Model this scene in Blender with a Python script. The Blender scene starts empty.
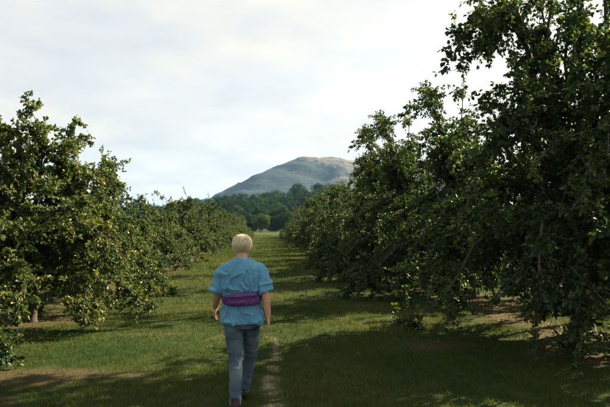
import bpy, math, random
import numpy as np
from mathutils import Vector, noise as mnoise

sc = bpy.context.scene
COL = sc.collection

# ------------------------------------------------------------------ camera, sky, sun, exposure
CAM_H = 1.72
YAW, PITCH = math.radians(3.57), math.radians(2.41)
cam_d = bpy.data.cameras.new('camera'); cam = bpy.data.objects.new('camera', cam_d); COL.objects.link(cam)
cam_d.sensor_width = 36; cam_d.lens = 35; cam_d.clip_start = 0.05; cam_d.clip_end = 30000
cam.location = (0, 0, CAM_H); cam.rotation_euler = (math.pi/2 + PITCH, 0, -YAW)
sc.camera = cam

SUN_EL, SUN_AZ = math.radians(34.5), math.radians(63.5)          # azimuth clockwise from +Y (the avenue)
SD = Vector((math.sin(SUN_AZ)*math.cos(SUN_EL), math.cos(SUN_AZ)*math.cos(SUN_EL), math.sin(SUN_EL)))
sun_d = bpy.data.lights.new('sun', 'SUN'); sun = bpy.data.objects.new('sun', sun_d); COL.objects.link(sun)
sun_d.energy = 5.0; sun_d.angle = math.radians(0.53); sun_d.color = (1.0, 0.82, 0.53)
sun.rotation_euler = SD.to_track_quat('Z', 'Y').to_euler(); sun.location = (30, 15, 40)

wd = bpy.data.worlds.new('World'); sc.world = wd; wd.use_nodes = True
nt = wd.node_tree; nt.nodes.clear()
N = nt.nodes.new; L = nt.links.new
out = N('ShaderNodeOutputWorld'); bg = N('ShaderNodeBackground'); bg.inputs['Strength'].default_value = 0.05
sky = N('ShaderNodeTexSky'); sky.sky_type = 'NISHITA'; sky.sun_disc = False
sky.sun_elevation = SUN_EL; sky.sun_rotation = SUN_AZ; sky.dust_density = 2.0; sky.air_density = 1.0
tc = N('ShaderNodeTexCoord')
sep = N('ShaderNodeSeparateXYZ'); L(tc.outputs['Generated'], sep.inputs[0])
zc = N('ShaderNodeMath'); zc.operation = 'MAXIMUM'; L(sep.outputs['Z'], zc.inputs[0]); zc.inputs[1].default_value = 0.0
za = N('ShaderNodeMath'); za.operation = 'ADD'; L(zc.outputs[0], za.inputs[0]); za.inputs[1].default_value = 0.16
dx = N('ShaderNodeMath'); dx.operation = 'DIVIDE'; L(sep.outputs['X'], dx.inputs[0]); L(za.outputs[0], dx.inputs[1])
dy = N('ShaderNodeMath'); dy.operation = 'DIVIDE'; L(sep.outputs['Y'], dy.inputs[0]); L(za.outputs[0], dy.inputs[1])
cb = N('ShaderNodeCombineXYZ'); L(dx.outputs[0], cb.inputs[0]); L(dy.outputs[0], cb.inputs[1])
n1 = N('ShaderNodeTexNoise'); n1.inputs['Scale'].default_value = 0.9; n1.inputs['Detail'].default_value = 6; n1.inputs['Roughness'].default_value = 0.5
L(cb.outputs[0], n1.inputs['Vector'])
n2 = N('ShaderNodeTexNoise'); n2.inputs['Scale'].default_value = 2.2; n2.inputs['Detail'].default_value = 5; n2.inputs['Roughness'].default_value = 0.55
L(cb.outputs[0], n2.inputs['Vector'])
r1 = N('ShaderNodeMapRange'); r1.inputs['From Min'].default_value = 0.28; r1.inputs['From Max'].default_value = 0.62
r1.inputs['To Min'].default_value = 0.80; r1.inputs['To Max'].default_value = 0.97
L(n1.outputs['Fac'], r1.inputs['Value'])
cl = N('ShaderNodeValToRGB')                                   # cloud veil: grey-blue undersides to cream
cl.color_ramp.elements[0].position = 0.32; cl.color_ramp.elements[0].color = (0.715, 0.74, 0.745, 1)
cl.color_ramp.elements[1].position = 0.62; cl.color_ramp.elements[1].color = (0.91, 0.875, 0.785, 1)
L(n2.outputs['Fac'], cl.inputs['Fac'])
cs = N('ShaderNodeVectorMath'); cs.operation = 'SCALE'; cs.inputs['Scale'].default_value = 3.75
L(cl.outputs['Color'], cs.inputs[0])
dt = N('ShaderNodeVectorMath'); dt.operation = 'DOT_PRODUCT'; L(tc.outputs['Generated'], dt.inputs[0]); dt.inputs[1].default_value = SD
gl = N('ShaderNodeMapRange'); gl.inputs['From Min'].default_value = 0.2; gl.inputs['From Max'].default_value = 1.0
gl.inputs['To Min'].default_value = 0.0; gl.inputs['To Max'].default_value = 1.0; gl.interpolation_type = 'SMOOTHSTEP'
L(dt.outputs['Value'], gl.inputs['Value'])
gc = N('ShaderNodeVectorMath'); gc.operation = 'SCALE'; gc.inputs[0].default_value = (0.9, 0.75, 0.42); L(gl.outputs[0], gc.inputs['Scale'])
ga = N('ShaderNodeVectorMath'); ga.operation = 'ADD'; L(cs.outputs[0], ga.inputs[0]); L(gc.outputs[0], ga.inputs[1])
mx = N('ShaderNodeMix'); mx.data_type = 'RGBA'
L(r1.outputs[0], mx.inputs['Factor']); L(sky.outputs[0], mx.inputs['A']); L(ga.outputs[0], mx.inputs['B'])
L(mx.outputs['Result'], bg.inputs['Color']); L(bg.outputs[0], out.inputs['Surface'])

sc.view_settings.view_transform = 'Standard'; sc.view_settings.look = 'None'
sc.view_settings.exposure = 2.45; sc.view_settings.gamma = 1.0
try: sc.view_settings.use_curve_mapping = False
except Exception: pass
sc.render.engine = 'CYCLES'
sc.cycles.max_bounces = 8; sc.cycles.transparent_max_bounces = 8; sc.cycles.volume_bounces = 0
sc.cycles.use_denoising = True

# ------------------------------------------------------------------ helpers
def tag(o, label=None, cat=None, group=None, kind=None):
    if label: o['label'] = label
    if cat: o['category'] = cat
    if group: o['group'] = group
    if kind: o['kind'] = kind
    return o

def empty(name, loc=(0, 0, 0), rz=0.0):
    o = bpy.data.objects.new(name, None); COL.objects.link(o)
    o.location = loc; o.rotation_euler = (0, 0, rz); o.empty_display_size = 0.2
    return o

def mesh_np(name, V, F, smooth=False):
    V = np.ascontiguousarray(V, dtype=np.float32); F = np.ascontiguousarray(F, dtype=np.int32)
    me = bpy.data.meshes.new(name); n, k = F.shape
    me.vertices.add(len(V)); me.vertices.foreach_set('co', V.ravel())
    me.loops.add(n*k); me.loops.foreach_set('vertex_index', F.ravel())
    me.polygons.add(n); me.polygons.foreach_set('loop_start', np.arange(n, dtype=np.int32)*k)
    me.polygons.foreach_set('loop_total', np.full(n, k, dtype=np.int32))
    me.polygons.foreach_set('use_smooth', np.full(n, smooth, dtype=bool))
    me.update(calc_edges=True)
    return me

def attr(me, name, vals):
    a = me.attributes.new(name, 'FLOAT', 'POINT'); a.data.foreach_set('value', np.ascontiguousarray(vals, dtype=np.float32))

def link(name, me, mat, parent=None):
    o = bpy.data.objects.new(name, me); COL.objects.link(o)
    if mat and not me.materials: me.materials.append(mat)
    if parent: o.parent = parent
    return o

def vnoise(x, y, scale, seed=0):
    x = np.asarray(x, dtype=np.float64)*scale + seed*17.31; y = np.asarray(y, dtype=np.float64)*scale - seed*9.73
    xi = np.floor(x); yi = np.floor(y); fx = x-xi; fy = y-yi
    fx = fx*fx*(3-2*fx); fy = fy*fy*(3-2*fy)
    def h(a, b):
        s = np.sin(a*127.1 + b*311.7 + seed*74.7)*43758.5453
        return s-np.floor(s)
    return (h(xi, yi)*(1-fx)+h(xi+1, yi)*fx)*(1-fy)+(h(xi, yi+1)*(1-fx)+h(xi+1, yi+1)*fx)*fy
def fbm(x, y, scale, seed=0, octs=4):
    t = 0; a = 0.5; s = 0
    for i in range(octs): t = t+a*vnoise(x, y, scale*2**i, seed+i); s += a; a *= 0.5
    return t/s
def sstep(a, b, x):
    t = np.clip((x-a)/(b-a), 0, 1); return t*t*(3-2*t)

class Mat:
    def __init__(s, name):
        s.m = bpy.data.materials.new(name); s.m.use_nodes = True; s.t = s.m.node_tree; s.t.nodes.clear()
        s.out = s.n('ShaderNodeOutputMaterial')
    def n(s, kind, **kw):
        o = s.t.nodes.new(kind)
        for k, v in kw.items():
            if k.startswith('i_'): o.inputs[k[2:].replace('_', ' ')].default_value = v
            else: setattr(o, k, v)
        return o
    def l(s, a, b): s.t.links.new(a, b)
    def noise(s, scale, detail=4, rough=0.55, vec=None, dist=0.0):
        o = s.n('ShaderNodeTexNoise'); o.inputs['Scale'].default_value = scale; o.inputs['Detail'].default_value = detail
        o.inputs['Roughness'].default_value = rough; o.inputs['Distortion'].default_value = dist
        if vec is not None: s.l(vec, o.inputs['Vector'])
        return o.outputs['Fac']
    def ramp(s, fac, *stops):
        o = s.n('ShaderNodeValToRGB'); e = o.color_ramp.elements
        while len(e) < len(stops): e.new(0.5)
        for q, (p, c) in zip(e, stops): q.position = p; q.color = (*c, 1)
        s.l(fac, o.inputs['Fac']); return o.outputs['Color']
    def rng(s, v, a, b, c=0.0, d=1.0):
        o = s.n('ShaderNodeMapRange'); o.inputs['From Min'].default_value = a; o.inputs['From Max'].default_value = b
        o.inputs['To Min'].default_value = c; o.inputs['To Max'].default_value = d
        s.l(v, o.inputs['Value']); return o.outputs[0]
    def math(s, op, a, b):
        o = s.n('ShaderNodeMath', operation=op)
        for i, v in enumerate((a, b)):
            if isinstance(v, (int, float)): o.inputs[i].default_value = v
            else: s.l(v, o.inputs[i])
        return o.outputs[0]
    def mix(s, fac, a, b, mode='MIX'):
        o = s.n('ShaderNodeMix', data_type='RGBA', blend_type=mode)
        for nm, v in (('Factor', fac), ('A', a), ('B', b)):
            if isinstance(v, (int, float)): o.inputs[nm].default_value = v
            elif isinstance(v, tuple): o.inputs[nm].default_value = (*v, 1)
            else: s.l(v, o.inputs[nm])
        return o.outputs['Result']
    def attr(s, name): return s.n('ShaderNodeAttribute', attribute_name=name).outputs['Fac']
    def pos(s): return s.n('ShaderNodeNewGeometry').outputs['Position']
    def obj(s): return s.n('ShaderNodeTexCoord').outputs['Object']
    def bump(s, h, strength=0.3, dist=0.02):
        o = s.n('ShaderNodeBump'); o.inputs['Strength'].default_value = strength; o.inputs['Distance'].default_value = dist
        s.l(h, o.inputs['Height']); return o.outputs['Normal']
    def bsdf(s, col, rough=0.7, spec=0.3, normal=None, **kw):
        o = s.n('ShaderNodeBsdfPrincipled')
        if isinstance(col, tuple): o.inputs['Base Color'].default_value = (*col, 1)
        else: s.l(col, o.inputs['Base Color'])
        if isinstance(rough, (int, float)): o.inputs['Roughness'].default_value = rough
        else: s.l(rough, o.inputs['Roughness'])
        o.inputs['Specular IOR Level'].default_value = spec
        if normal is not None: s.l(normal, o.inputs['Normal'])
        for k, v in kw.items(): o.inputs[k.replace('_', ' ')].default_value = v
        return o.outputs[0]
    def end(s, sh): s.l(sh, s.out.inputs['Surface']); return s.m
    def leafy(s, col, tcol, tfac, rough=0.5, spec=0.35):
        d = s.bsdf(col, rough, spec); t = s.n('ShaderNodeBsdfTranslucent')
        s.l(tcol, t.inputs['Color']); m = s.n('ShaderNodeMixShader'); m.inputs[0].default_value = tfac
        s.l(d, m.inputs[1]); s.l(t.outputs[0], m.inputs[2]); return s.end(m.outputs[0])

def leaf_mat(name, c0, c1, c2, tboost=(1.5, 1.6, 0.8), tfac=0.32, spec=0.35):
    m = Mat(name); a = m.attr('tint')
    oi = m.n('ShaderNodeObjectInfo').outputs['Random']
    v = m.math('ADD', a, m.rng(oi, 0, 1, -0.08, 0.08))
    c = m.ramp(v, (0.0, c0), (0.6, c1), (0.93, c2), (1.0, (0.12, 0.125, 0.032)))
    t = m.mix(1.0, c, tboost, 'MULTIPLY')
    return m.leafy(c, t, tfac, 0.5, spec)
M_LEAF = leaf_mat('apple_leaves', (0.012, 0.030, 0.011), (0.029, 0.055, 0.015), (0.105, 0.118, 0.026))
M_WOODLEAF = leaf_mat('woodland_leaves', (0.014, 0.034, 0.016), (0.026, 0.052, 0.020), (0.050, 0.075, 0.026), tfac=0.15, spec=0.0)
M_PALELEAF = leaf_mat('pale_leaves', (0.036, 0.060, 0.020), (0.055, 0.083, 0.024), (0.078, 0.104, 0.030), tfac=0.2, spec=0.0)
m = Mat('bark'); p = m.obj(); nz = m.noise(14, 6, 0.65, p)
M_BARK = m.end(m.bsdf(m.ramp(nz, (0.3, (0.025, 0.021, 0.017)), (0.65, (0.075, 0.064, 0.050)), (0.8, (0.10, 0.10, 0.075))), 0.9, 0.2, m.bump(nz, 0.8, 0.02)))
m = Mat('apple_skin'); a = m.attr('tint')
M_APPLE = m.end(m.bsdf(m.ramp(a, (0.0, (0.24, 0.26, 0.05)), (0.6, (0.40, 0.33, 0.07)), (1.0, (0.36, 0.14, 0.05))), 0.35, 0.45))

# ------------------------------------------------------------------ ground
def ground_z(x, y):
    x = np.asarray(x, float); y = np.asarray(y, float)
    near = 0.05*(fbm(x, y, 0.22, 5)-0.5)
    hill = 32*sstep(330, 640, y)*sstep(-210, 80, x) + 9*(fbm(x, y, 0.006, 9)-0.5)*sstep(330, 500, y)
    return near*(1-sstep(150, 300, y)) + hill
def soil_mask(x, y):
    x = np.asarray(x, float); y = np.asarray(y, float)
    w = fbm(x, y, 0.55, 2)
    strip = sstep(1.35, 0.5, np.abs(np.abs(x)-4.7)+2.2*(w-0.5))*sstep(150, 110, y)
    strip *= sstep(0.30, 0.52, fbm(x, y, 0.9, 8)+0.12)
    def blob(cx, cy, rx, ry): return sstep(1.25, 0.5, np.hypot((x-cx)/rx, (y-cy)/ry)+1.1*(fbm(x, y, 1.6, 4)-0.5))
    b = np.maximum.reduce([blob(-2.6, 7.1, 1.0, 0.55), blob(2.35, 8.7, 0.65, 0.5), blob(-1.9, 9.9, 0.7, 0.16)*0.7, blob(-3.4, 6.2, 0.9, 0.5)])
    return np.clip(np.maximum(strip, b), 0, 1)
def wear_mask(x, y):
    x = np.asarray(x, float); y = np.asarray(y, float)
    c = 0.09+0.16*(vnoise(0*x, y, 0.8, 3)-0.5)
    a = 1.2*sstep(0.13, 0.02, np.abs(x-c)+0.22*(fbm(x, y, 5.0, 6)-0.5))*(0.25+0.75*sstep(0.38, 0.62, fbm(x, y, 6.5, 7)))*(0.2+0.8*sstep(10.5, 8.0, y))
    b = sstep(0.45, 0.05, np.abs(x+0.72+0.2*(vnoise(0*x, y, 0.5, 13)-0.5)))*sstep(0.55, 0.72, fbm(x, y, 4.0, 17))*0.45
    return np.clip(np.maximum(a, b), 0, 1)*sstep(40, 20, y)
def grow(a, step, lim, f=1.09):
    o = []
    while a < lim: a += step; step *= f; o.append(a)
    return o
gx = np.arange(-9, 9.01, 0.125); ex = grow(9, 0.15, 5000, 1.11); gx = np.array([-v for v in ex[::-1]]+list(gx)+ex)
gy = np.arange(3, 22.01, 0.125); gy = np.array([-v+3 for v in grow(0, 0.3, 600, 1.25)[::-1]]+list(gy)+grow(22, 0.15, 7000, 1.09))
GX, GY = np.meshgrid(gx, gy); gv = np.stack([GX.ravel(), GY.ravel(), ground_z(GX, GY).ravel()], 1)
ii = (np.arange(len(gy)-1)[:, None]*len(gx)+np.arange(len(gx)-1)[None, :]).ravel()
me = mesh_np('ground', gv, np.stack([ii, ii+1, ii+1+len(gx), ii+len(gx)], 1), True)
attr(me, 'soil', soil_mask(gv[:, 0], gv[:, 1])); attr(me, 'wear', wear_mask(gv[:, 0], gv[:, 1]))
m = Mat('orchard_ground'); p = m.pos()
nb = m.noise(0.25, 4, 0.6, p); nm = m.noise(2.0, 5, 0.65, p); nf = m.noise(28, 4, 0.7, p); nff = m.noise(90, 3, 0.7, p)
grass = m.mix(m.rng(nb, 0.35, 0.68), (0.014, 0.035, 0.010), (0.048, 0.060, 0.014))
grass = m.mix(m.rng(nm, 0.45, 0.75, 0, 0.6), grass, (0.066, 0.070, 0.018))
grass = m.mix(m.rng(nf, 0.35, 0.7, 0, 0.75), grass, (0.008, 0.020, 0.008))
soilc = m.ramp(nff, (0.3, (0.026, 0.021, 0.012)), (0.55, (0.064, 0.048, 0.027)), (0.75, (0.115, 0.085, 0.050)))
sp_ = m.n('ShaderNodeSeparateXYZ'); m.l(p, sp_.inputs[0])
grass = m.mix(m.rng(sp_.outputs['Y'], 300, 335), grass, (0.012, 0.024, 0.010))
sf = m.math('ADD', m.attr('soil'), m.rng(nf, 0.3, 0.7, -0.35, 0.35))
col = m.mix(m.rng(sf, 0.35, 0.85, 0, 0.85), grass, soilc)
strawc = m.ramp(nff, (0.3, (0.10, 0.085, 0.05)), (0.7, (0.34, 0.30, 0.21)))
wf = m.math('ADD', m.attr('wear'), m.rng(nf, 0.3, 0.7, -0.4, 0.3))
col = m.mix(m.rng(wf, 0.25, 0.95), col, strawc)
hh = m.math('ADD', m.math('MULTIPLY', nf, 0.7), m.math('MULTIPLY', nff, 0.4))
M_GROUND = m.end(m.bsdf(col, 0.95, 0.1, m.bump(hh, 0.9, 0.05)))
tag(link('ground', me, M_GROUND), 'mown orchard grass with bare soil under the trees', 'ground', kind='structure')

# ------------------------------------------------------------------ distant hill
rs = np.random.default_rng(11)
hx = np.linspace(-1500, 2600, 200); hy = np.linspace(1900, 4300, 120)
HX, HY = np.meshgrid(hx, hy)
px = [-1500, -800, -460, -320, -250, -132, -22, 50, 111, 160, 212, 314, 600, 1100, 1700, 2600]
pz = [0, 8, 50, 125, 176, 234, 286, 316, 345, 357, 361, 372, 345, 300, 160, 40]
prof = np.interp(HX, px, pz)
t = (HY-3000-0.10*HX)/np.where(HY < 3000, 820, 1100)
base = prof*np.exp(-(t*t)*1.6)
rid = 1-np.abs(2*fbm(HX+0.5*HY, HY*0.45, 0.0042, 21, 5)-1)
sp = (rid-0.72)*150*sstep(20, 150, base)*(0.10+0.90*sstep(0.03, 0.35, np.abs(t)))
HZ = base + sp + 8*(fbm(HX, HY, 0.02, 31)-0.5)*sstep(10, 60, base) - 6
nx = len(hx); ii = (np.arange(len(hy)-1)[:, None]*nx+np.arange(nx-1)[None, :]).ravel()
me = mesh_np('hill', np.stack([HX.ravel(), HY.ravel(), HZ.ravel()], 1), np.stack([ii, ii+1, ii+1+nx, ii+nx], 1), True)
m = Mat('hill_heath_hazed'); p = m.pos(); s_ = m.n('ShaderNodeSeparateXYZ'); m.l(p, s_.inputs[0])
a1 = m.noise(0.007, 6, 0.62, p, 0.6); a2 = m.noise(0.03, 5, 0.6, p)
hf = m.math('ADD', m.math('ADD', m.rng(s_.outputs['Z'], 120, 370, -0.16, 0.06), m.rng(s_.outputs['X'], -100, 400, -0.08, 0.10)), a1)
c = m.mix(m.rng(hf, 0.54, 0.66), (0.010, 0.019, 0.022), (0.088, 0.082, 0.068))  # dark base leans blue, standing in for part of the distance haze
c = m.mix(m.rng(a2, 0.5, 0.66, 0, 0.75), c, (0.008, 0.015, 0.016))
tag(link('hill', me, m.end(m.bsdf(c, 0.95, 0.1, m.bump(a2, 0.6, 12)))), 'bare rounded hill rising beyond the woods', 'hill', kind='structure')

# ------------------------------------------------------------------ tree building
def nrm(v): return v/np.maximum(np.linalg.norm(v, axis=-1, keepdims=True), 1e-9)
def bez(a, b, c, k):
    t = np.linspace(0, 1, k)[None, :, None]
    return a[:, None]*(1-t)**2+2*b[:, None]*t*(1-t)+c[:, None]*t*t
def sprouts(rng, P, d, ln, droop, k, jit=0.10):
    """N curved shoots: start, direction, length; gravity bends them."""
    n = len(P); pts = np.zeros((n, k, 3)); pts[:, 0] = P; dd = nrm(d)
    for i in range(1, k):
        dd = dd+rng.normal(0, jit, (n, 3)); dd[:, 2] -= droop/k*(0.5+i/k); dd = nrm(dd)
        pts[:, i] = pts[:, i-1]+dd*(ln/(k-1))[:, None]
    return pts
def tubes(P, R, sides):
    """P (n,k,3), R (n,k) -> verts, quads"""
    n, k, _ = P.shape
    T = nrm(np.gradient(P, axis=1)); ref = np.where(np.abs(T[:, :, 2:3]) > 0.9, np.array([1.0, 0, 0]), np.array([0, 0, 1.0]))
    ref = np.broadcast_to(ref[:, :1], T.shape)
    u = nrm(np.cross(T, ref)); v = np.cross(T, u)
    an = np.arange(sides)*2*math.pi/sides
    V = P[:, :, None]+R[:, :, None, None]*(np.cos(an)[None, None, :, None]*u[:, :, None]+np.sin(an)[None, None, :, None]*v[:, :, None])
    i0 = (np.arange(n)[:, None, None]*k+np.arange(k-1)[None, :, None])*sides
    j = np.arange(sides); j2 = (j+1) % sides
    F = np.stack([i0+j, i0+j2, i0+sides+j2, i0+sides+j], -1).reshape(-1, 4)
    return V.reshape(-1, 3), F
def merge(parts):
    Vs, Fs, o = [], [], 0
    for V, F in parts: Vs.append(V); Fs.append(F+o); o += len(V)
    return np.concatenate(Vs), np.concatenate(Fs)
def at(P, i, t):
    k = P.shape[1]; f = np.clip(t, 0, 1)*(k-1); a = np.minimum(f.astype(int), k-2); w = (f-a)[:, None]
    return P[i, a]*(1-w)+P[i, a+1]*w, nrm(P[i, a+1]-P[i, a])
def leaves(rng, P, T, ln, shape=6, up=0.7):
    n = len(P); d = nrm(T*rng.uniform(0.0, 0.9, (n, 1))+rng.normal(0, 0.62, (n, 3))+np.array([0, 0, -0.18]))
    nn = rng.normal(0, 0.6, (n, 3)); nn[:, 2] += up
    s = nrm(np.cross(d, nn)); nn = np.cross(s, d)
    L_ = (ln*rng.uniform(0.62, 1.25, n))[:, None]; W = L_*rng.uniform(0.26, 0.36, (n, 1)); f = W*0.35
    b = P+d*L_*0.15
    r1 = b+d*L_*0.30+s*W+nn*f; r2 = b+d*L_*0.68+s*W*0.82+nn*f; tp = b+d*L_-nn*L_*0.10
    l1 = b+d*L_*0.30-s*W+nn*f; l2 = b+d*L_*0.68-s*W*0.82+nn*f
    V = np.stack([b, r1, r2, tp, l2, l1], 1).reshape(-1, 3)
    o = np.arange(n)[:, None]*6
    F = np.concatenate([o+np.array([[0, 1, 2, 3]]), o+np.array([[0, 3, 4, 5]])])
    return V, F
def uv_ball(r, a=8, b=5):
    V = [(0, 0, r*0.86)]
    for i in range(1, b):
        th = math.pi*i/b
        for j in range(a): V.append((r*math.sin(th)*math.cos(2*math.pi*j/a), r*math.sin(th)*math.sin(2*math.pi*j/a), 0.92*r*math.cos(th)))
    V.append((0, 0, -r*0.84)); F = []
    for j in range(a): F.append((0, 1+j, 1+(j+1) % a, 1+(j+1) % a))
    return V, a, b
def apples(rng, P, r=0.034):
    a, b = 8, 5; th = np.linspace(0.25, math.pi-0.25, b); ph = np.arange(a)*2*math.pi/a
    S = np.stack([np.sin(th)[:, None]*np.cos(ph), np.sin(th)[:, None]*np.sin(ph), 0.9*np.cos(th)[:, None]+0*ph], -1).reshape(-1, 3)
    q = [(i*a+j, i*a+a+j, i*a+a+(j+1) % a, i*a+(j+1) % a) for i in range(b-1) for j in range(a)]
    for base in (0, (b-1)*a):
        c = [base+j for j in range(a)]
        for j in range(1, a-1, 2): q.append((c[0], c[j], c[j+1], c[min(j+2, a-1)]) if j+2 < a else (c[0], c[j], c[j+1], c[0]))
    q = np.array([f for f in q if len(set(f)) == 4])
    rr = r*rng.uniform(0.75, 1.1, (len(P), 1, 1))
    V = (P[:, None]-np.array([0, 0, 0.05])+S[None]*rr).reshape(-1, 3)
    F = (np.arange(len(P))[:, None, None]*len(S)+q[None]).reshape(-1, 4)
    return V, F

def gen_tree(seed, H, R, trunk_h=0.75, n_up=5, n_mid=8, n_low=8, nsec=9, ntw=7, nleaf=20, leaf=0.07, skirt=0.3,
             shoots=14, fruit=40, tint_shift=0.0, wide=1.0, specials=(), low_arc=None):
    rng = np.random.default_rng(seed); k = 10
    lean = rng.normal(0, 0.06, 2)
    tk = 8; tz = np.linspace(-0.12, trunk_h+0.25, tk)
    TP = np.stack([lean[0]*(tz/trunk_h)**2+0.02*np.sin(tz*5), lean[1]*(tz/trunk_h)**2, tz], -1)[None]
    TR = (0.105*(1-0.28*np.linspace(0, 1, tk))*(1+0.7*np.exp(-np.maximum(tz, 0)*9)))[None]*(H/4.6)
    tv = tubes(TP, TR, 12)
    top = TP[0, -2]
    S, C, E = [], [], []
    def limb(az, re, ze, rc, zc, z0):
        u = np.array([math.cos(az), math.sin(az), 0])
        S.append(np.array([top[0], top[1], z0])); C.append(top*[1, 1, 0]+u*rc+[0, 0, zc]); E.append(top*[1, 1, 0]+u*re+[0, 0, ze])
    o = rng.uniform(0, 6.28)
    for i in range(n_up):
        az = o+i*2*math.pi/n_up+rng.normal(0, 0.3)
        limb(az, R*rng.uniform(0.05, 0.30)*wide, H*rng.uniform(0.70, 0.97), R*rng.uniform(0.12, 0.3), H*rng.uniform(0.45, 0.6), trunk_h+rng.uniform(0, 0.2))
    for i in range(n_mid):
        az = o+0.4+i*2*math.pi/n_mid+rng.normal(0, 0.25)
        limb(az, R*rng.uniform(0.42, 0.75)*wide, H*rng.uniform(0.26, 0.46), R*rng.uniform(0.24, 0.42)*wide, H*rng.uniform(0.46, 0.62)*wide, trunk_h+rng.uniform(-0.05, 0.2))
    for i in range(n_low):
        az = o+0.2+i*2*math.pi/n_low+rng.normal(0, 0.25)
        if low_arc and not low_arc(az): zend = rng.uniform(0.75, 1.1)
        else: zend = skirt*rng.uniform(0.5, 1.6)
        limb(az, R*rng.uniform(0.82, 1.03), zend+0.1, R*rng.uniform(0.5, 0.7), H*rng.uniform(0.34, 0.5), trunk_h+rng.uniform(-0.15, 0.1))
    for s in specials:                                                       # (azimuth, end r, end z, control r, control z)
        limb(*s, trunk_h+0.1)
    B = bez(np.array(S), np.array(C), np.array(E), k)
    nB = len(B)
    wig = rng.normal(0, 0.055, B.shape); wig[:, 0] = 0
    B = B+np.cumsum(wig, 1)*np.linspace(0.3, 1, k)[None, :, None]
    B[:, :, 2] = np.maximum(B[:, :, 2], 0.22)
    BR = np.linspace(0.046, 0.008, k)[None]*(H/4.6)*rng.uniform(0.75, 1.15, (nB, 1))
    # secondaries
    i2 = np.repeat(np.arange(nB), nsec); t2 = rng.uniform(0.10, 1.0, len(i2))
    P2, T2 = at(B, i2, t2)
    rad = nrm(np.concatenate([P2[:, :2]-top[:2], np.zeros((len(P2), 1))], 1))
    d2 = nrm(T2*0.7+rad*0.35+rng.normal(0, 0.55, P2.shape)+np.array([0, 0, 0.12]))
    ln2 = rng.uniform(0.35, 1.0, len(P2))*(R/2.4)*np.where(P2[:, 2] > H*0.5, 0.68, 1.0)*wide
    Q = sprouts(rng, P2, d2, ln2, rng.uniform(0.6, 2.1, len(P2))[:], 6)
    r0_ = np.hypot(Q[:, 0, 0]-top[0], Q[:, 0, 1]-top[1]); r1_ = np.hypot(Q[:, -1, 0]-top[0], Q[:, -1, 1]-top[1])
    f_ = np.where(r1_ > R*1.08, np.clip((R*1.08-r0_)/np.maximum(r1_-r0_, 1e-3), 0.3, 1), 1.0)
    Q = Q[:, :1]+(Q-Q[:, :1])*f_[:, None, None]
    # upright water shoots
    top_i = np.argsort(-P2[:, 2])[:max(shoots*4, 8)]; si = rng.choice(top_i, shoots)
    Ps = P2[si]; ds = rng.normal(0, 0.28, Ps.shape); ds[:, 2] = 1
    SH = sprouts(rng, Ps, ds, rng.uniform(0.35, 0.95, shoots)*(H/4.6), np.full(shoots, -0.15), 6, 0.05)
    Q[:, :, 2] = np.maximum(Q[:, :, 2], 0.10+0.05*rng.random(Q.shape[:2]))
    allQ = np.concatenate([Q, SH]); QR = np.linspace(0.011, 0.004, 6)[None]*rng.uniform(0.8, 1.2, (len(allQ), 1))
    # twigs
    i3 = np.repeat(np.arange(len(Q)), ntw); P3, T3 = at(Q, i3, rng.uniform(0.08, 1.0, len(i3)))
    i3b = np.repeat(np.arange(nB), 26); P3b, T3b = at(B, i3b, rng.uniform(0.2, 1.0, len(i3b)))
    P3 = np.concatenate([P3, P3b]); T3 = np.concatenate([T3, T3b])
    d3 = nrm(T3*0.6+rng.normal(0, 0.6, P3.shape)+np.array([0, 0, 0.10]))
    TW = sprouts(rng, P3, d3, rng.uniform(0.12, 0.42, len(P3)), rng.uniform(0.2, 1.4, len(P3)), 4)
    TW[:, :, 2] = np.maximum(TW[:, :, 2], 0.06)
    TWR = np.broadcast_to(np.linspace(0.0042, 0.002, 4)[None], (len(TW), 4))
    # leaves
    cnt = rng.poisson(nleaf*rng.uniform(0.5, 1.5, len(TW))); i4 = np.repeat(np.arange(len(TW)), cnt)
    p4, t4 = at(TW, i4, rng.uniform(0.05, 1.05, len(i4)))
    cq = np.full(len(allQ), 12); cq[len(Q):] = 34
    i5 = np.repeat(np.arange(len(allQ)), cq); p5, t5 = at(allQ, i5, rng.uniform(0.1, 1.0, len(i5)))
    lp = np.concatenate([p4, p5]); lt = np.concatenate([t4, t5])
    LV, LF = leaves(rng, lp, lt, leaf)
    LV[:, 2] = np.maximum(LV[:, 2], 0.03)
    tw_t = rng.beta(2.2, 2.6, len(TW)+len(allQ))
    tint = np.clip(np.concatenate([tw_t[i4], tw_t[len(TW)+i5]])*0.75+rng.normal(0.1+tint_shift, 0.13, len(lp)), 0, 0.985)
    tint[rng.random(len(lp)) < 0.005] = 1.0
    me_t = mesh_np('trunk', *tv, True)
    bi = np.concatenate([np.repeat(0, 1)])
    me_b = mesh_np('branches', *merge([tubes(B, BR, 6), tubes(allQ, QR, 4), tubes(TW[:, [0, 3]], TWR[:, [0, 3]], 3)]), True)
    me_l = mesh_np('crown', LV, LF); attr(me_l, 'tint', np.repeat(tint, 6))
    fi = rng.choice(len(TW), min(fruit, len(TW)), replace=False) if fruit else []
    me_f = None
    if fruit:
        AV, AF = apples(rng, TW[fi, -1]); me_f = mesh_np('fruit', AV, AF, True); attr(me_f, 'tint', np.repeat(rng.random(len(fi)), len(AV)//len(fi)))
    for me_, m_ in ((me_t, M_BARK), (me_b, M_BARK), (me_l, M_LEAF), (me_f, M_APPLE)):
        if me_: me_.materials.append(m_)
    return me_t, me_b, me_l, me_f

def place_tree(kind, name, x, y, rz, s, label, cat, group):
    t = empty(name, (x, y, float(ground_z(x, y))), rz); t.scale = (s, s, s)
    tag(t, label, cat, group)
    tr = link('trunk', kind[0], None, t)
    link('branches', kind[1], None, t)
    c = link('crown', kind[2], None, t); c['kind'] = 'stuff'
    if kind[3]: f = link('fruit', kind[3], None, t); f['kind'] = 'stuff'
    return t

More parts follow.
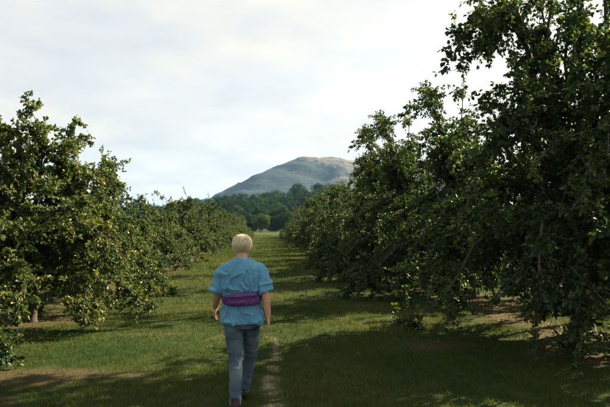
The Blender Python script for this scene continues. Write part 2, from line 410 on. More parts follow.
ORD = 'first second third fourth fifth sixth seventh eighth ninth tenth eleventh twelfth thirteenth fourteenth fifteenth sixteenth seventeenth eighteenth nineteenth twentieth'.split()
PI = math.pi
# the trees nearest the camera have shapes of their own
T_R1 = gen_tree(101, 6.8, 2.9, 0.8, 9, 12, 17, 9, 8, 18, 0.077, 0.25, 22, 40,
                specials=((PI*0.98, 1.85, 4.35, 0.9, 6.9), (PI*1.06, 1.7, 4.5, 1.0, 6.8), (PI*0.9, 1.6, 4.7, 0.8, 6.6), (4.55, 1.7, 0.9, 1.0, 2.6), (4.3, 2.0, 0.8, 1.2, 2.5), (4.2, 1.6, 4.4, 1.0, 5.2), (4.5, 1.8, 3.9, 1.0, 5.0), (4.85, 1.7, 4.3, 1.0, 5.2), (3.8, 1.9, 3.6, 1.2, 4.8), (4.6, 2.1, 3.4, 1.2, 4.6), (4.95, 2.0, 3.2, 1.2, 4.4), (4.4, 2.0, 3.0, 1.2, 4.2), (4.2, 1.5, 0.55, 0.9, 2.3), (4.3, 1.9, 0.6, 1.1, 2.4)),
                wide=1.22, low_arc=lambda a: 2.1 < a % (2*PI) < 3.75 or math.cos(a-0.42) > 0.45)  # low skirt on the sun side is added to shade the soil beneath
T_R2 = gen_tree(102, 5.3, 2.9, 0.7, 8, 10, 14, 9, 8, 20, 0.076, 0.2, 18, 30,
                specials=((PI*0.97, 1.15, 5.3, 0.5, 4.0), (PI*1.12, 1.5, 5.0, 0.7, 4.2), (PI*0.8, 0.9, 5.2, 0.4, 4.0)), wide=1.1)
T_L1 = gen_tree(103, 4.1, 2.4, 0.72, 6, 11, 10, 10, 8, 19, 0.079, 0.3, 12, 110,
                specials=((-0.2, 1.8, 2.05, 1.2, 2.5), (PI*0.9, 0.75, 4.15, 0.3, 2.8), (0.0, 0.1, 4.35, 0.05, 3.0), (0.5, 0.5, 3.9, 0.3, 3.2), (3.3, 0.5, 4.2, 0.25, 3.2), (5.5, 0.35, 4.1, 0.2, 3.0), (0.1, 0.7, 3.2, 0.4, 3.2)),
                tint_shift=0.16, wide=1.3, low_arc=lambda a: math.cos(a) > 0.55)  # tint shift yellows this crown to suggest sunlit leaves
T_L0 = gen_tree(104, 3.7, 2.3, 0.7, 5, 7, 7, 8, 7, 18, 0.074, 0.5, 10, 40,
                specials=((0.55, 2.55, 0.42, 1.5, 1.9), (0.35, 2.35, 0.30, 1.4, 1.7)), tint_shift=0.05)
TV = [gen_tree(110+i, h, r, 0.7, 5, 8, 10, 9, 7, 18, 0.082, 0.25, 14, 40, tint_shift=0.10, wide=1.04) for i, (h, r) in enumerate(((4.4, 2.45), (4.1, 2.6), (4.7, 2.5)))]

rr = random.Random(5)
NROW = 26
def row_label(side, i):
    if i < 20: return f'{ORD[i]} apple tree from the camera in the {side} row along the grass avenue'
    return f'distant apple tree merging into the far end of the {side} row'
# right row
for i in range(1, NROW):
    x, y = (5.0 if i < 4 else 5.5), 4.9+4.8*i
    if i == 1: x, y = 5.1, 9.4
    if i == 1: k, s, rz = T_R1, 1.0, 0.0
    elif i == 2: k, s, rz = T_R2, 1.0, 0.0
    elif i == 3: k, s, rz, x = T_R2, 1.04, 0.12, 4.75
    elif i == 4: k, s, rz, x = T_R2, 1.12, -0.15, 5.0
    else: k = TV[(i*2+1) % 3]; s = rr.uniform(1.1, 1.25); rz = rr.uniform(0, 6.28)
    lab = row_label('right', i-1)
    if i == 1: lab = 'tall dark apple tree at right reaching above the photo, bare soil under it'
    place_tree(k, 'apple_tree', x+(rr.uniform(-0.25, 0.25) if i > 2 else 0), y+(rr.uniform(-0.3, 0.3) if i > 2 else 0), rz, s, lab, 'apple tree', 'apple trees lining the grass avenue')
# left row
for i in range(NROW):
    x, y = (-4.35 if i < 2 else -4.75 if i == 2 else -5.2), 6.5+4.8*i
    if i == 0: k, s, rz, x = T_L0, 1.0, 0.0, -5.35
    elif i == 1: k, s, rz = T_L1, 0.87, 0.0
    else: k = TV[(i*2+2) % 3]; s = rr.uniform(0.78, 0.90)*(1.12 if i == 2 else 0.95 if i < 5 else 1.0); rz = rr.uniform(0, 6.28)
    lab = row_label('left', i)
    if i == 0: lab = 'apple tree cut by the left edge with one low branch reaching in'
    if i == 1: lab = 'apple tree at left with spiky top shoots, yellow fruit and its trunk showing'
    place_tree(k, 'apple_tree', x+(rr.uniform(-0.2, 0.2) if i > 2 else 0), y+(rr.uniform(-0.3, 0.3) if i > 1 else 0), rz, s, lab, 'apple tree', 'apple trees lining the grass avenue')
# ------------------------------------------------------------------ trees beyond the avenue
def gen_wood(seed, H, R, ncl=46, per=150, face=0.55, z0=0.16):
    rng = np.random.default_rng(seed)
    c = rng.normal(0, 1, (ncl, 3)); c = nrm(c)*rng.uniform(0.45, 1.0, (ncl, 1))**0.5
    c = c*np.array([R*0.78, R*0.78, H*(1-z0)*0.40])+np.array([0, 0, H*(z0+(1-z0)*0.5)])
    cr = rng.uniform(0.20, 0.36, ncl)*R
    i = np.repeat(np.arange(ncl), per); d = nrm(rng.normal(0, 1, (len(i), 3)))
    P = c[i]+d*cr[i][:, None]*rng.uniform(0.75, 1.08, (len(i), 1))
    n_ = nrm(d+rng.normal(0, 0.45, d.shape)); u = nrm(np.cross(n_, rng.normal(0, 1, d.shape))); v = np.cross(n_, u)
    h = face*rng.uniform(0.5, 1.2, (len(i), 1))*0.5
    V = np.stack([P-u*h, P-v*h*0.7, P+u*h, P+v*h*0.7], 1).reshape(-1, 3)
    F = np.arange(len(V)).reshape(-1, 4)
    tint = np.repeat(np.clip(rng.beta(2, 2, ncl)[i]*0.7+rng.normal(0.12, 0.12, len(i)), 0, 0.95), 4)
    return V, F, tint
WOOD = []
for i, (h, r) in enumerate(((9, 4.2), (10.5, 4.6), (8, 4.4), (7, 4.0))):
    V, F, ti = gen_wood(200+i, h, r, 46, 260, 0.42)
    a = mesh_np('crown', V, F); attr(a, 'tint', ti)
    tz = np.linspace(-0.3, h*0.6, 6)
    b = mesh_np('trunk', *merge([tubes(np.stack([0.05*np.sin(tz), 0*tz, tz], -1)[None], np.linspace(0.26, 0.1, 6)[None], 8)]+
        [tubes(np.stack([np.linspace(0, math.cos(q)*r*0.6, 5), np.linspace(0, math.sin(q)*r*0.6, 5), np.linspace(h*0.25, h*0.62, 5)], -1)[None], np.linspace(0.12, 0.03, 5)[None], 6) for q in (0.3, 1.6, 2.9, 4.1, 5.3)]), True)
    b.materials.append(M_BARK); WOOD.append((b, a))
def wood_tree(i, x, y, s, mat, label, group, rz):
    t = empty('woodland_tree', (x, y, float(ground_z(x, y))), rz); t.scale = (s, s, s); tag(t, label, 'tree', group)
    link('trunk', WOOD[i % 4][0], None, t)
    me = WOOD[i % 4][1]
    if mat is M_PALELEAF:
        me = me.copy(); me.materials.clear(); me.materials.append(mat)
    elif not me.materials: me.materials.append(mat)
    c = link('crown', me, None, t); c['kind'] = 'stuff'
for i, (x, y, s) in enumerate(((-38, 260, 0.9), (-31, 268, 1.0), (-21, 260, 0.95), (-14, 258, 0.9))):
    wood_tree(i, x, y, s, M_WOODLEAF, 'rounded tree just showing beyond the far end of the left apple row', 'trees beyond the left row', rr.uniform(0, 6))
for i, (x, y, s, mat, lab) in enumerate((
        (-8.2, 266, 1.15, M_WOODLEAF, 'dark rounded tree closing the avenue, left of the pale green tree'),
        (-2.5, 252, 0.92, M_PALELEAF, 'pale yellow-green tree at the far end of the grass avenue'),
        (3.4, 265, 1.05, M_WOODLEAF, 'dark rounded tree closing the avenue, right of the pale green tree'),
        (9.0, 262, 1.1, M_WOODLEAF, 'rounded tree half hidden by the far end of the right apple row'),
        (-4.0, 288, 1.2, M_WOODLEAF, 'taller dark tree standing behind the pale green tree of the avenue'),
        (6.2, 290, 1.2, M_WOODLEAF, 'tree behind the avenue end, hard by the far right row'))):
    wood_tree((3, 0, 3, 2, 1, 1)[i], x, y, s, mat, lab, 'trees closing the avenue', rr.uniform(0, 6))
# the wood on the slope behind reads as one mass
rng = np.random.default_rng(77); VV, FF, TT, o = [], [], [], 0
protoW = [gen_wood(300+i, 14+i*1.2, 8.4, 30, 90, 1.7, 0.0) for i in range(4)]
cand = [(-112+12.5*i_+rng.uniform(-5, 5), 345+66*j_+rng.uniform(-20, 20)) for j_ in range(5) for i_ in range(19)]+[(-70+9*i_+rng.uniform(-3, 3), 322+rng.uniform(-10, 12)) for i_ in range(16)]+[(5, 430), (9, 455), (3, 480), (13, 500), (8, 520)]
for q, (x, y) in enumerate(cand):
    V, F, ti = protoW[q % 4]; F = F[:, :3]; a = rng.uniform(0, 6.28); s = rng.uniform(0.7, 1.25)*(0.6 if y < 336 else 0.75 if y < 420 else 1.0)
    Rm = np.array([[math.cos(a), -math.sin(a), 0], [math.sin(a), math.cos(a), 0], [0, 0, 1]])
    VV.append(V*s@Rm.T+np.array([x, y, float(ground_z(x, y))-0.3])); FF.append(F+o); o += len(V)
    TT.append(np.clip(ti*0.5+rng.uniform(-0.1, 0.6), 0, 0.95))
me = mesh_np('wood', np.concatenate(VV), np.concatenate(FF)); attr(me, 'tint', np.concatenate(TT))
tag(link('wood', me, M_WOODLEAF), 'dark green wood covering the slope below the bare hill', 'wood', kind='stuff')

# ------------------------------------------------------------------ grass blades and litter
def inside(x, y, pad=1.2):
    a = math.tan(math.radians(29.5)); xc = x*math.cos(YAW)-y*math.sin(YAW); yc = x*math.sin(YAW)+y*math.cos(YAW)
    return np.abs(xc) < yc*a+pad
rng = np.random.default_rng(9)
def blades(y0, y1, x0, x1, dens, ln, wd_):
    n = int((y1-y0)*(x1-x0)*dens); x = rng.uniform(x0, x1, n); y = rng.uniform(y0, y1, n)
    cl_ = fbm(x, y, 7.0, 41, 2)
    keep = inside(x, y) & (rng.random(n) > 0.80*np.clip(soil_mask(x, y)*1.1, 0, 1)) & (rng.random(n) > 0.75*wear_mask(x, y)) & (rng.random(n) < 0.35+cl_)
    x, y, cl_ = x[keep], y[keep], cl_[keep]; n = len(x)
    l = ln*rng.uniform(0.45, 1.2, n)*(0.5+cl_)*(0.75+0.7*fbm(x, y, 0.5, 43)); a = rng.uniform(0, 2*PI, n); lean = rng.uniform(0.15, 1.0, n)
    b = np.stack([x, y, ground_z(x, y)-0.004], 1)
    w = wd_*rng.uniform(0.6, 1.3, n); a2 = rng.uniform(0, 2*PI, n); s = np.stack([np.cos(a2)*w, np.sin(a2)*w, 0*w], 1)
    tip = b+np.stack([np.cos(a)*lean*l, np.sin(a)*lean*l, l*np.sqrt(np.maximum(1-0.6*lean**2, 0.1))], 1)
    V = np.stack([b-s, b+s, tip], 1).reshape(-1, 3)
    tint = np.clip(0.15+0.9*fbm(x, y, 0.45, 45)*rng.uniform(0.5, 1.2, n)+rng.normal(0, 0.1, n), 0, 1)
    return V, np.repeat(tint, 3)
parts = [blades(4.6, 9, -6, 8, 3300, 0.052, 0.0034), blades(9, 14, -9, 10, 1500, 0.058, 0.0048), blades(14, 24, -13, 15, 420, 0.068, 0.008), blades(24, 45, -8, 8, 200, 0.10, 0.014), blades(45, 70, -6, 6, 70, 0.12, 0.022), blades(70, 110, -6, 6, 30, 0.12, 0.028), blades(110, 160, -7, 7, 10, 0.12, 0.035)]
V = np.concatenate([p_[0] for p_ in parts]); ti = np.concatenate([p_[1] for p_ in parts])
me = mesh_np('grass', V, np.arange(len(V)).reshape(-1, 3)); attr(me, 'tint', ti)
m = Mat('grass_blades'); c = m.ramp(m.attr('tint'), (0.0, (0.011, 0.032, 0.009)), (0.5, (0.034, 0.058, 0.012)), (0.85, (0.090, 0.094, 0.020)), (1.0, (0.15, 0.13, 0.06)))
M_GRASS = m.leafy(c, m.mix(1.0, c, (1.3, 1.3, 0.6), 'MULTIPLY'), 0.3, 0.65, 0.08)
tag(link('grass', me, M_GRASS), 'short mown grass covering the avenue between the tree rows', 'grass', kind='stuff')
# fallen leaves under the rows
n = 1900; x = np.where(rng.random(n) < 0.5, -1, 1)*rng.normal(4.6, 0.7, n); y = rng.uniform(5, 24, n)
k_ = rng.random(n) < 0.12+soil_mask(x, y); x, y = x[k_], y[k_]
P = np.stack([x, y, ground_z(x, y)+0.012], 1)
V, F = leaves(rng, P, rng.normal(0, 1, P.shape)*[1, 1, 0.05], 0.052, up=2.5); V[:, 2] = np.maximum(V[:, 2], np.repeat(P[:, 2]-0.004, 6))
me = mesh_np('fallen_leaves', V, F); attr(me, 'tint', np.repeat(rng.random(len(P)), 6))
m = Mat('fallen_leaf'); M_FALL = m.end(m.bsdf(m.ramp(m.attr('tint'), (0, (0.07, 0.05, 0.025)), (0.5, (0.17, 0.12, 0.055)), (1, (0.30, 0.23, 0.11))), 0.8, 0.2))
tag(link('fallen_leaves', me, M_FALL), 'dry tan leaves scattered on the bare soil under the trees', 'fallen leaves', kind='stuff')

# ------------------------------------------------------------------ the person
def loft(rings, caps=True):
    """rings: list of (k,3) arrays -> verts, quads (caps as collapsed quads)"""
    k = len(rings[0]); V = np.concatenate(rings); F = []
    for i in range(len(rings)-1):
        for j in range(k): F.append((i*k+j, i*k+(j+1) % k, (i+1)*k+(j+1) % k, (i+1)*k+j))
    return V, F
def ring(c, ax, ay, k=20):
    a = np.arange(k)*2*PI/k; return np.array(c)+np.cos(a)[:, None]*np.array(ax)+np.sin(a)[:, None]*np.array(ay)
class Solid:
    def __init__(s): s.V = []; s.F = []
    def add(s, rings):
        o = len(s.V); k = len(rings[0]); V, F = loft(rings)
        s.V += [tuple(v) for v in V]; s.F += [tuple(i+o for i in f) for f in F]
        s.F.append(tuple(o+j for j in range(k))[::-1]); s.F.append(tuple(o+(len(rings)-1)*k+j for j in range(k)))
    def tube(s, pts, rad, k=16, round_ends=True, flat=None):
        pts = [np.array(p, float) for p in pts]; rings = []
        P = []; Rd = []
        n = len(pts)                                              # smooth path
        for i in range(n-1):
            p0, p1, p2, p3 = pts[max(i-1, 0)], pts[i], pts[i+1], pts[min(i+2, n-1)]
            for t in np.linspace(0, 1, 5)[: (5 if i == n-2 else 4)]:
                P.append(0.5*(2*p1+(p2-p0)*t+(2*p0-5*p1+4*p2-p3)*t*t+(3*p1-p0-3*p2+p3)*t**3)); Rd.append(rad[i]*(1-t)+rad[i+1]*t)
        P = np.array(P); T = nrm(np.gradient(P, axis=0))
        if round_ends:
            for e, sgn in ((0, -1), (-1, 1)):
                ex = [(P[e]+sgn*T[e]*Rd[e]*math.sin(q), Rd[e]*math.cos(q)) for q in (0.5, 0.95, 1.3)]
                if e == 0: P0 = [x_[0] for x_ in ex][::-1]; R0 = [x_[1] for x_ in ex][::-1]
                else: P1 = [x_[0] for x_ in ex]; R1 = [x_[1] for x_ in ex]
            T = np.concatenate([[T[0]]*3, T, [T[-1]]*3]); P = np.concatenate([P0, P, P1]); Rd = R0+list(Rd)+R1
        ref = np.array([0, 1.0, 0]) if abs(T[len(T)//2][1]) < 0.8 else np.array([1.0, 0, 0])
        for p_, t_, r_ in zip(P, T, Rd):
            u = nrm(np.cross(ref, t_)); v = np.cross(t_, u)
            fu, fv = flat if flat else (1, 1)
            rings.append(ring(p_, u*r_*fu, v*r_*fv, k))
        s.add(rings)
    def ell(s, c, r, k=20, m_=12, rot=None):
        rings = []
        for i in range(1, m_):
            th = -PI/2+PI*i/m_
            R_ = ring((0, 0, r[2]*math.sin(th)), (r[0]*math.cos(th), 0, 0), (0, r[1]*math.cos(th), 0), k)
            if rot is not None: R_ = R_@np.array(rot).T
            rings.append(R_+np.array(c))
        s.add(rings)
    def remesh(s, name, voxel, smooth=4, disp=None, mat=None, parent=None):
        me = bpy.data.meshes.new('tmp'); me.from_pydata(s.V, [], s.F); me.update()
        import bmesh
        bm = bmesh.new(); bm.from_mesh(me); bmesh.ops.recalc_face_normals(bm, faces=bm.faces); bm.to_mesh(me); bm.free()
        ob = bpy.data.objects.new('tmp', me); COL.objects.link(ob)
        r_ = ob.modifiers.new('r', 'REMESH'); r_.mode = 'VOXEL'; r_.voxel_size = voxel; r_.use_smooth_shade = True
        sm = ob.modifiers.new('s', 'SMOOTH'); sm.factor = 0.5; sm.iterations = smooth
        dg = bpy.context.evaluated_depsgraph_get()
        nm = bpy.data.meshes.new_from_object(ob.evaluated_get(dg)); nm.name = name
        bpy.data.objects.remove(ob); bpy.data.meshes.remove(me)
        if disp:
            nm.update(); nn = len(nm.vertices); co = np.zeros(nn*3, np.float32); no = np.zeros(nn*3, np.float32)
            nm.vertices.foreach_get('co', co); nm.vertex_normals.foreach_get('vector', no)
            co = co.reshape(-1, 3); no = no.reshape(-1, 3)
            d = np.array([disp(Vector(c_)) for c_ in co.tolist()], np.float32)
            nm.vertices.foreach_set('co', (co+no*d[:, None]).ravel()); nm.update()
        nm.polygons.foreach_set('use_smooth', np.ones(len(nm.polygons), bool))
        return link(name, nm, mat, parent)

PX, PY = -0.25, 5.70
person = empty('person', (PX, PY, float(ground_z(PX, PY))+0.006), 0.0)
tag(person, 'person with short fair hair in blue pullover and jeans walking away up the avenue', 'person')
m = Mat('skin'); nz = m.noise(30, 3, 0.5, m.obj())
M_SKIN = m.end(m.bsdf(m.ramp(nz, (0.3, (0.42, 0.22, 0.15)), (0.7, (0.52, 0.30, 0.21))), 0.5, 0.35, Subsurface_Weight=0.08))

SH = {-1: (-0.168, 0.095, 1.318), 1: (0.168, 0.06, 1.322)}
EL = {-1: (-0.238, 0.10, 1.105), 1: (0.225, 0.00, 1.105)}
WR = {-1: (-0.268, 0.24, 0.945), 1: (0.252, 0.02, 0.885)}
HIPS = {-1: (-0.088, 0.08, 0.87), 1: (0.092, 0.10, 0.87)}
KN = {-1: (-0.055, 0.07, 0.475), 1: (0.080, 0.28, 0.50)}
AN = {-1: (-0.045, -0.10, 0.115), 1: (0.012, 0.42, 0.10)}
B = Solid()
hc = np.array((0.0, 0.10, 1.55))
# head
B.ell(hc+[0, -0.012, 0.020], (0.073, 0.090, 0.078), 28, 16)
B.ell(hc+[0, 0.030, -0.035], (0.058, 0.060, 0.070), 24, 14)
B.ell(hc+[0, 0.048, -0.078], (0.034, 0.034, 0.024))                 # chin
B.tube([hc+[0, 0.083, 0.012], hc+[0, 0.100, -0.012], hc+[0, 0.107, -0.030]], [0.008, 0.011, 0.014], 12)   # nose
B.tube([hc+[-0.045, 0.070, 0.028], hc+[0, 0.084, 0.030], hc+[0.045, 0.070, 0.028]], [0.010, 0.011, 0.010], 10)   # brow
B.tube([hc+[-0.022, 0.083, -0.050], hc+[0, 0.089, -0.049], hc+[0.022, 0.083, -0.050]], [0.005, 0.007, 0.005], 10)   # lips
B.tube([hc+[-0.020, 0.082, -0.059], hc+[0, 0.087, -0.060], hc+[0.020, 0.082, -0.059]], [0.005, 0.007, 0.005], 10)
for s in (-1, 1):
    B.ell(hc+[s*0.040, 0.062, -0.020], (0.020, 0.020, 0.018))       # cheek
    B.ell(hc+[s*0.075, 0.000, -0.008], (0.009, 0.020, 0.031))       # ear
B.tube([hc+[0, -0.015, -0.05], (0, 0.075, 1.45), (0, 0.07, 1.39)], [0.052, 0.053, 0.060], 20)
# trunk of the body
B.add([ring((0, cy, z), (rx, 0, 0), (0, ry, 0), 28) for z, cy, rx, ry in
       ((0.80, 0.085, 0.13, 0.09), (0.88, 0.08, 0.168, 0.115), (0.98, 0.08, 0.158, 0.105), (1.08, 0.08, 0.150, 0.10), (1.20, 0.08, 0.168, 0.108),
        (1.30, 0.075, 0.172, 0.10), (1.37, 0.07, 0.14, 0.075), (1.41, 0.07, 0.07, 0.055))])
for s in (-1, 1):
    B.tube([np.array(SH[s])*[0.8, 1, 1], SH[s], tuple((np.array(SH[s])+EL[s])/2), EL[s]], [0.045, 0.050, 0.048, 0.041], 16)
    w = np.array(WR[s]); e = np.array(EL[s]); dv = nrm(w-e)
    B.tube([e, e+(w-e)*0.35, w], [0.041, 0.043, 0.027], 16)
    # hand: palm, four fingers, thumb
    inw = np.array([-s*1.0, 0, 0]); fwd = nrm(np.cross(dv, inw)); fwd = fwd*(1 if fwd[1] > 0 else -1); side = np.cross(fwd, dv); side = side*(1 if side[0]*(-s) > 0 else -1)
    down = nrm(dv+np.array([0, 0, -0.5])); fwd = nrm(fwd-down*np.dot(fwd, down)); side = np.cross(down, fwd); side = side*(1 if side[0]*(-s) > 0 else -1)
    B.add([ring(w+down*q, fwd*a_, side*b_, 14) for q, a_, b_ in ((-0.012, 0.022, 0.019), (0.012, 0.028, 0.018), (0.045, 0.039, 0.016), (0.078, 0.040, 0.014), (0.092, 0.036, 0.011))])
    for fi_, (off, fl) in enumerate(((0.029, 0.070), (0.010, 0.078), (-0.010, 0.072), (-0.028, 0.056))):
        b0 = w+down*0.080+fwd*off*0.95; sp_ = fwd*off*0.12
        c1 = b0+down*fl*0.45+side*fl*0.10+sp_; c2 = c1+down*fl*0.32+side*fl*0.22+sp_; c3 = c2+down*fl*0.18+side*fl*0.26
        B.tube([b0, c1, c2, c3], [0.0092, 0.0086, 0.0078, 0.0066], 10)
    t0 = w+down*0.022+fwd*0.024+side*0.006
    B.tube([t0, t0+down*0.030+fwd*0.022+side*0.008, t0+down*0.060+fwd*0.028+side*0.014], [0.013, 0.0105, 0.0085], 10)
    # legs
    B.tube([HIPS[s], tuple((np.array(HIPS[s])+KN[s])/2), KN[s], tuple(np.array(KN[s])*0.6+np.array(AN[s])*0.4), AN[s]], [0.082, 0.068, 0.050, 0.048, 0.034], 16)
body = B.remesh('body', 0.0058, 3, mat=M_SKIN, parent=person)
m = Mat('eye_white'); M_EYE = m.end(m.bsdf((0.75, 0.72, 0.68), 0.2, 0.5))
m = Mat('eye_iris'); M_IRIS = m.end(m.bsdf((0.06, 0.10, 0.14), 0.2, 0.5))
for s in (-1, 1):
    E_ = Solid(); E_.ell(hc+[s*0.030, 0.066, 0.008], (0.0125, 0.0125, 0.011)); me = bpy.data.meshes.new('eye'); me.from_pydata(E_.V, [], E_.F)
    eo = link('eye', me, M_EYE, person)
    E_ = Solid(); E_.ell(hc+[s*0.030, 0.0755, 0.008], (0.0055, 0.0035, 0.0055)); me = bpy.data.meshes.new('iris'); me.from_pydata(E_.V, [], E_.F); link('iris', me, M_IRIS, eo)
# hair
m = Mat('fair_hair'); a = m.attr('tint')
M_HAIR = m.end(m.bsdf(m.ramp(a, (0.0, (0.27, 0.19, 0.11)), (0.5, (0.52, 0.41, 0.28)), (1.0, (0.76, 0.65, 0.48))), 0.5, 0.4))
rng = np.random.default_rng(3)
def hair_r(u):                                                             # half-axes of the hair mass round the skull
    c = hc+np.array([0, -0.012, 0.018]); ax = np.array([0.090, 0.103, 0.092])
    low = np.clip((-u[:, 2:3]-0.1)/0.9, 0, 1)
    return c, c+u*ax*(1-0.30*low)+np.array([0, 0.022, -0.066])*low
HV, HF, HT, o = [], [], [], 0
nL = 1500
az = rng.uniform(0, 2*PI, nL); start = rng.uniform(0.02, 1.5, nL)
front = (np.abs(((az-PI/2+PI) % (2*PI))-PI) < 1.0)
end = np.where(front, rng.uniform(1.05, 1.25, nL), rng.uniform(1.95, 2.6, nL)); start = np.minimum(start, end-0.35)
lenl = np.minimum(end, start+rng.uniform(0.5, 1.0, nL))
K = 6; tt = np.linspace(0, 1, K)
for i in range(nL):
    th = start[i]+(lenl[i]-start[i])*tt; a_ = az[i]+rng.normal(0, 0.12)*tt
    u = np.stack([np.sin(th)*np.cos(a_), np.sin(th)*np.sin(a_), np.cos(th)], 1)
    c, P_ = hair_r(u); lift = 1+0.035*rng.random()+0.09*rng.random()*tt**2; P_ = c+(P_-c)*lift[:, None]
    tg = nrm(np.gradient(P_, axis=0)); sd = nrm(np.cross(tg, u)); w_ = 0.0042*(1-0.75*tt)[:, None]*rng.uniform(0.6, 1.3)
    mid = P_+u*0.0025
    HV.append(np.stack([P_-sd*w_, mid, P_+sd*w_], 1).reshape(-1, 3))
    for q in range(K-1):
        for z_ in (0, 1): HF.append((o+q*3+z_, o+q*3+z_+1, o+q*3+z_+4, o+q*3+z_+3))
    HT.append(np.full(K*3, np.clip(rng.beta(2.2, 2.0)+0.1, 0, 1))); o += K*3
me = mesh_np('hair', np.concatenate(HV), np.array(HF), True); attr(me, 'tint', np.concatenate(HT))
hair = link('hair', me, M_HAIR, person)
ths = np.linspace(0.01, 2.45, 22); azs = np.arange(40)*2*PI/40; CV = []
for th in ths:
    fr = np.exp(-(((azs-PI/2+PI) % (2*PI)-PI)/0.95)**4); thx = np.minimum(th, 2.45-1.35*fr)
    u = np.stack([np.sin(thx)*np.cos(azs), np.sin(thx)*np.sin(azs), np.cos(thx)], 1); c, P_ = hair_r(u); CV.append(c+(P_-c)*0.985)
V, F = loft(CV); me = mesh_np('hair_cap', V, np.array(F), True); attr(me, 'tint', np.full(len(V), 0.25)); link('hair_cap', me, M_HAIR, hair)
# pullover
m = Mat('blue_pullover'); p = m.obj(); w1 = m.noise(9, 4, 0.6, p); kn = m.noise(420, 2, 0.6, p)
M_SHIRT = m.end(m.bsdf(m.mix(m.rng(w1, 0.35, 0.7), (0.080, 0.225, 0.36), (0.110, 0.285, 0.43)), 0.9, 0.15, m.bump(m.math('ADD', m.math('MULTIPLY', w1, 2.0), m.math('MULTIPLY', kn, 0.15)), 0.5, 0.02), Sheen_Weight=0.15))
S_ = Solid()
S_.add([ring((0.002, cy, z), (rx, 0, 0), (0, ry, 0), 36) for z, cy, rx, ry in
        ((0.812, 0.082, 0.208, 0.158), (0.85, 0.082, 0.207, 0.157), (0.91, 0.08, 0.205, 0.150), (0.97, 0.08, 0.192, 0.135), (1.02, 0.08, 0.184, 0.128), (1.08, 0.08, 0.185, 0.130),
         (1.14, 0.08, 0.200, 0.146), (1.20, 0.08, 0.204, 0.146), (1.28, 0.078, 0.204, 0.138), (1.33, 0.075, 0.200, 0.122), (1.365, 0.072, 0.182, 0.106), (1.400, 0.072, 0.132, 0.090), (1.428, 0.072, 0.080, 0.074), (1.438, 0.072, 0.068, 0.068))])
for s in (-1, 1):
    sh, el = np.array(SH[s]), np.array(EL[s]); dv = el-sh
    S_.tube([sh*[0.55, 1, 1]+[0, 0, 0.022], sh+[s*0.004, 0, -0.008], sh+dv*0.5+[s*0.012, 0, 0], sh+dv*0.92+[s*0.006, 0, 0], sh+dv*1.0+[s*0.006, 0, 0]], [0.062, 0.066, 0.072, 0.072, 0.068], 22, False)
FOLDS = [([(0.030, 1.29), (0.000, 1.22), (0.018, 1.165), (0.060, 1.135)], 0.013), ([(0.085, 1.30), (0.082, 1.23), (0.105, 1.165)], 0.010), ([(-0.050, 1.27), (-0.070, 1.20), (-0.045, 1.14)], 0.009),
         ([(-0.005, 1.20), (0.030, 1.15), (0.045, 1.12)], 0.010), ([(-0.02, 0.965), (0.03, 0.935), (0.085, 0.905)], 0.010), ([(-0.13, 0.97), (-0.10, 0.92), (-0.09, 0.84)], 0.007), ([(0.13, 0.96), (0.12, 0.90), (0.13, 0.83)], 0.008),
         ([(0.150, 1.28), (0.135, 1.20), (0.150, 1.13)], 0.010), ([(-0.145, 1.28), (-0.130, 1.20), (-0.14, 1.13)], 0.009), ([(-0.10, 1.17), (-0.08, 1.12)], 0.009), ([(0.10, 1.15), (0.115, 1.11)], 0.009)]
def seg_d(px_, pz_, a, b):
    dx_, dz_ = b[0]-a[0], b[1]-a[1]; t_ = max(0, min(1, ((px_-a[0])*dx_+(pz_-a[1])*dz_)/(dx_*dx_+dz_*dz_)))
    ex_, ez_ = px_-a[0]-t_*dx_, pz_-a[1]-t_*dz_
    return math.hypot(ex_, ez_), (ex_*dz_-ez_*dx_)
def fold(c):
    x, y, z = c
    return fold0(c)+(sum(rdg(x, z, pts, a_) for pts, a_ in FOLDS) if y < 0.03 else 0.0)
def rdg(x, z, pts, a_):
    d, sg = min((seg_d(x, z, pts[i_], pts[i_+1]) for i_ in range(len(pts)-1)), key=lambda q_: q_[0])
    if d > 0.05: return 0.0
    return a_*math.exp(-(d/0.011)**2)-0.65*a_*math.exp(-((d-0.02)/0.012)**2)*(1 if sg < 0 else 0.35)
def fold0(c):
    x, y, z = c
    g = mnoise.noise(Vector((x*7+z*5, y*7, z*4-x*3)))
    r_ = 1-abs(mnoise.noise(Vector((x*5.5-z*7+4, y*5, z*3.0+x*4))))*2
    k_ = 1-abs(mnoise.noise(Vector((x*11+z*6+9, y*9, z*7-x*5))))*2
    tuck = math.exp(-((z-1.14)/0.07)**2)
    sh_ = 1-0.75*min(max((z-1.26)/0.08, 0), 1)
    return sh_*(0.009*g+0.024*max(r_, 0)**4-0.003+(0.005+0.010*tuck)*max(k_, 0)**3)
shirt = S_.remesh('pullover', 0.0065, 2, fold, M_SHIRT, person)
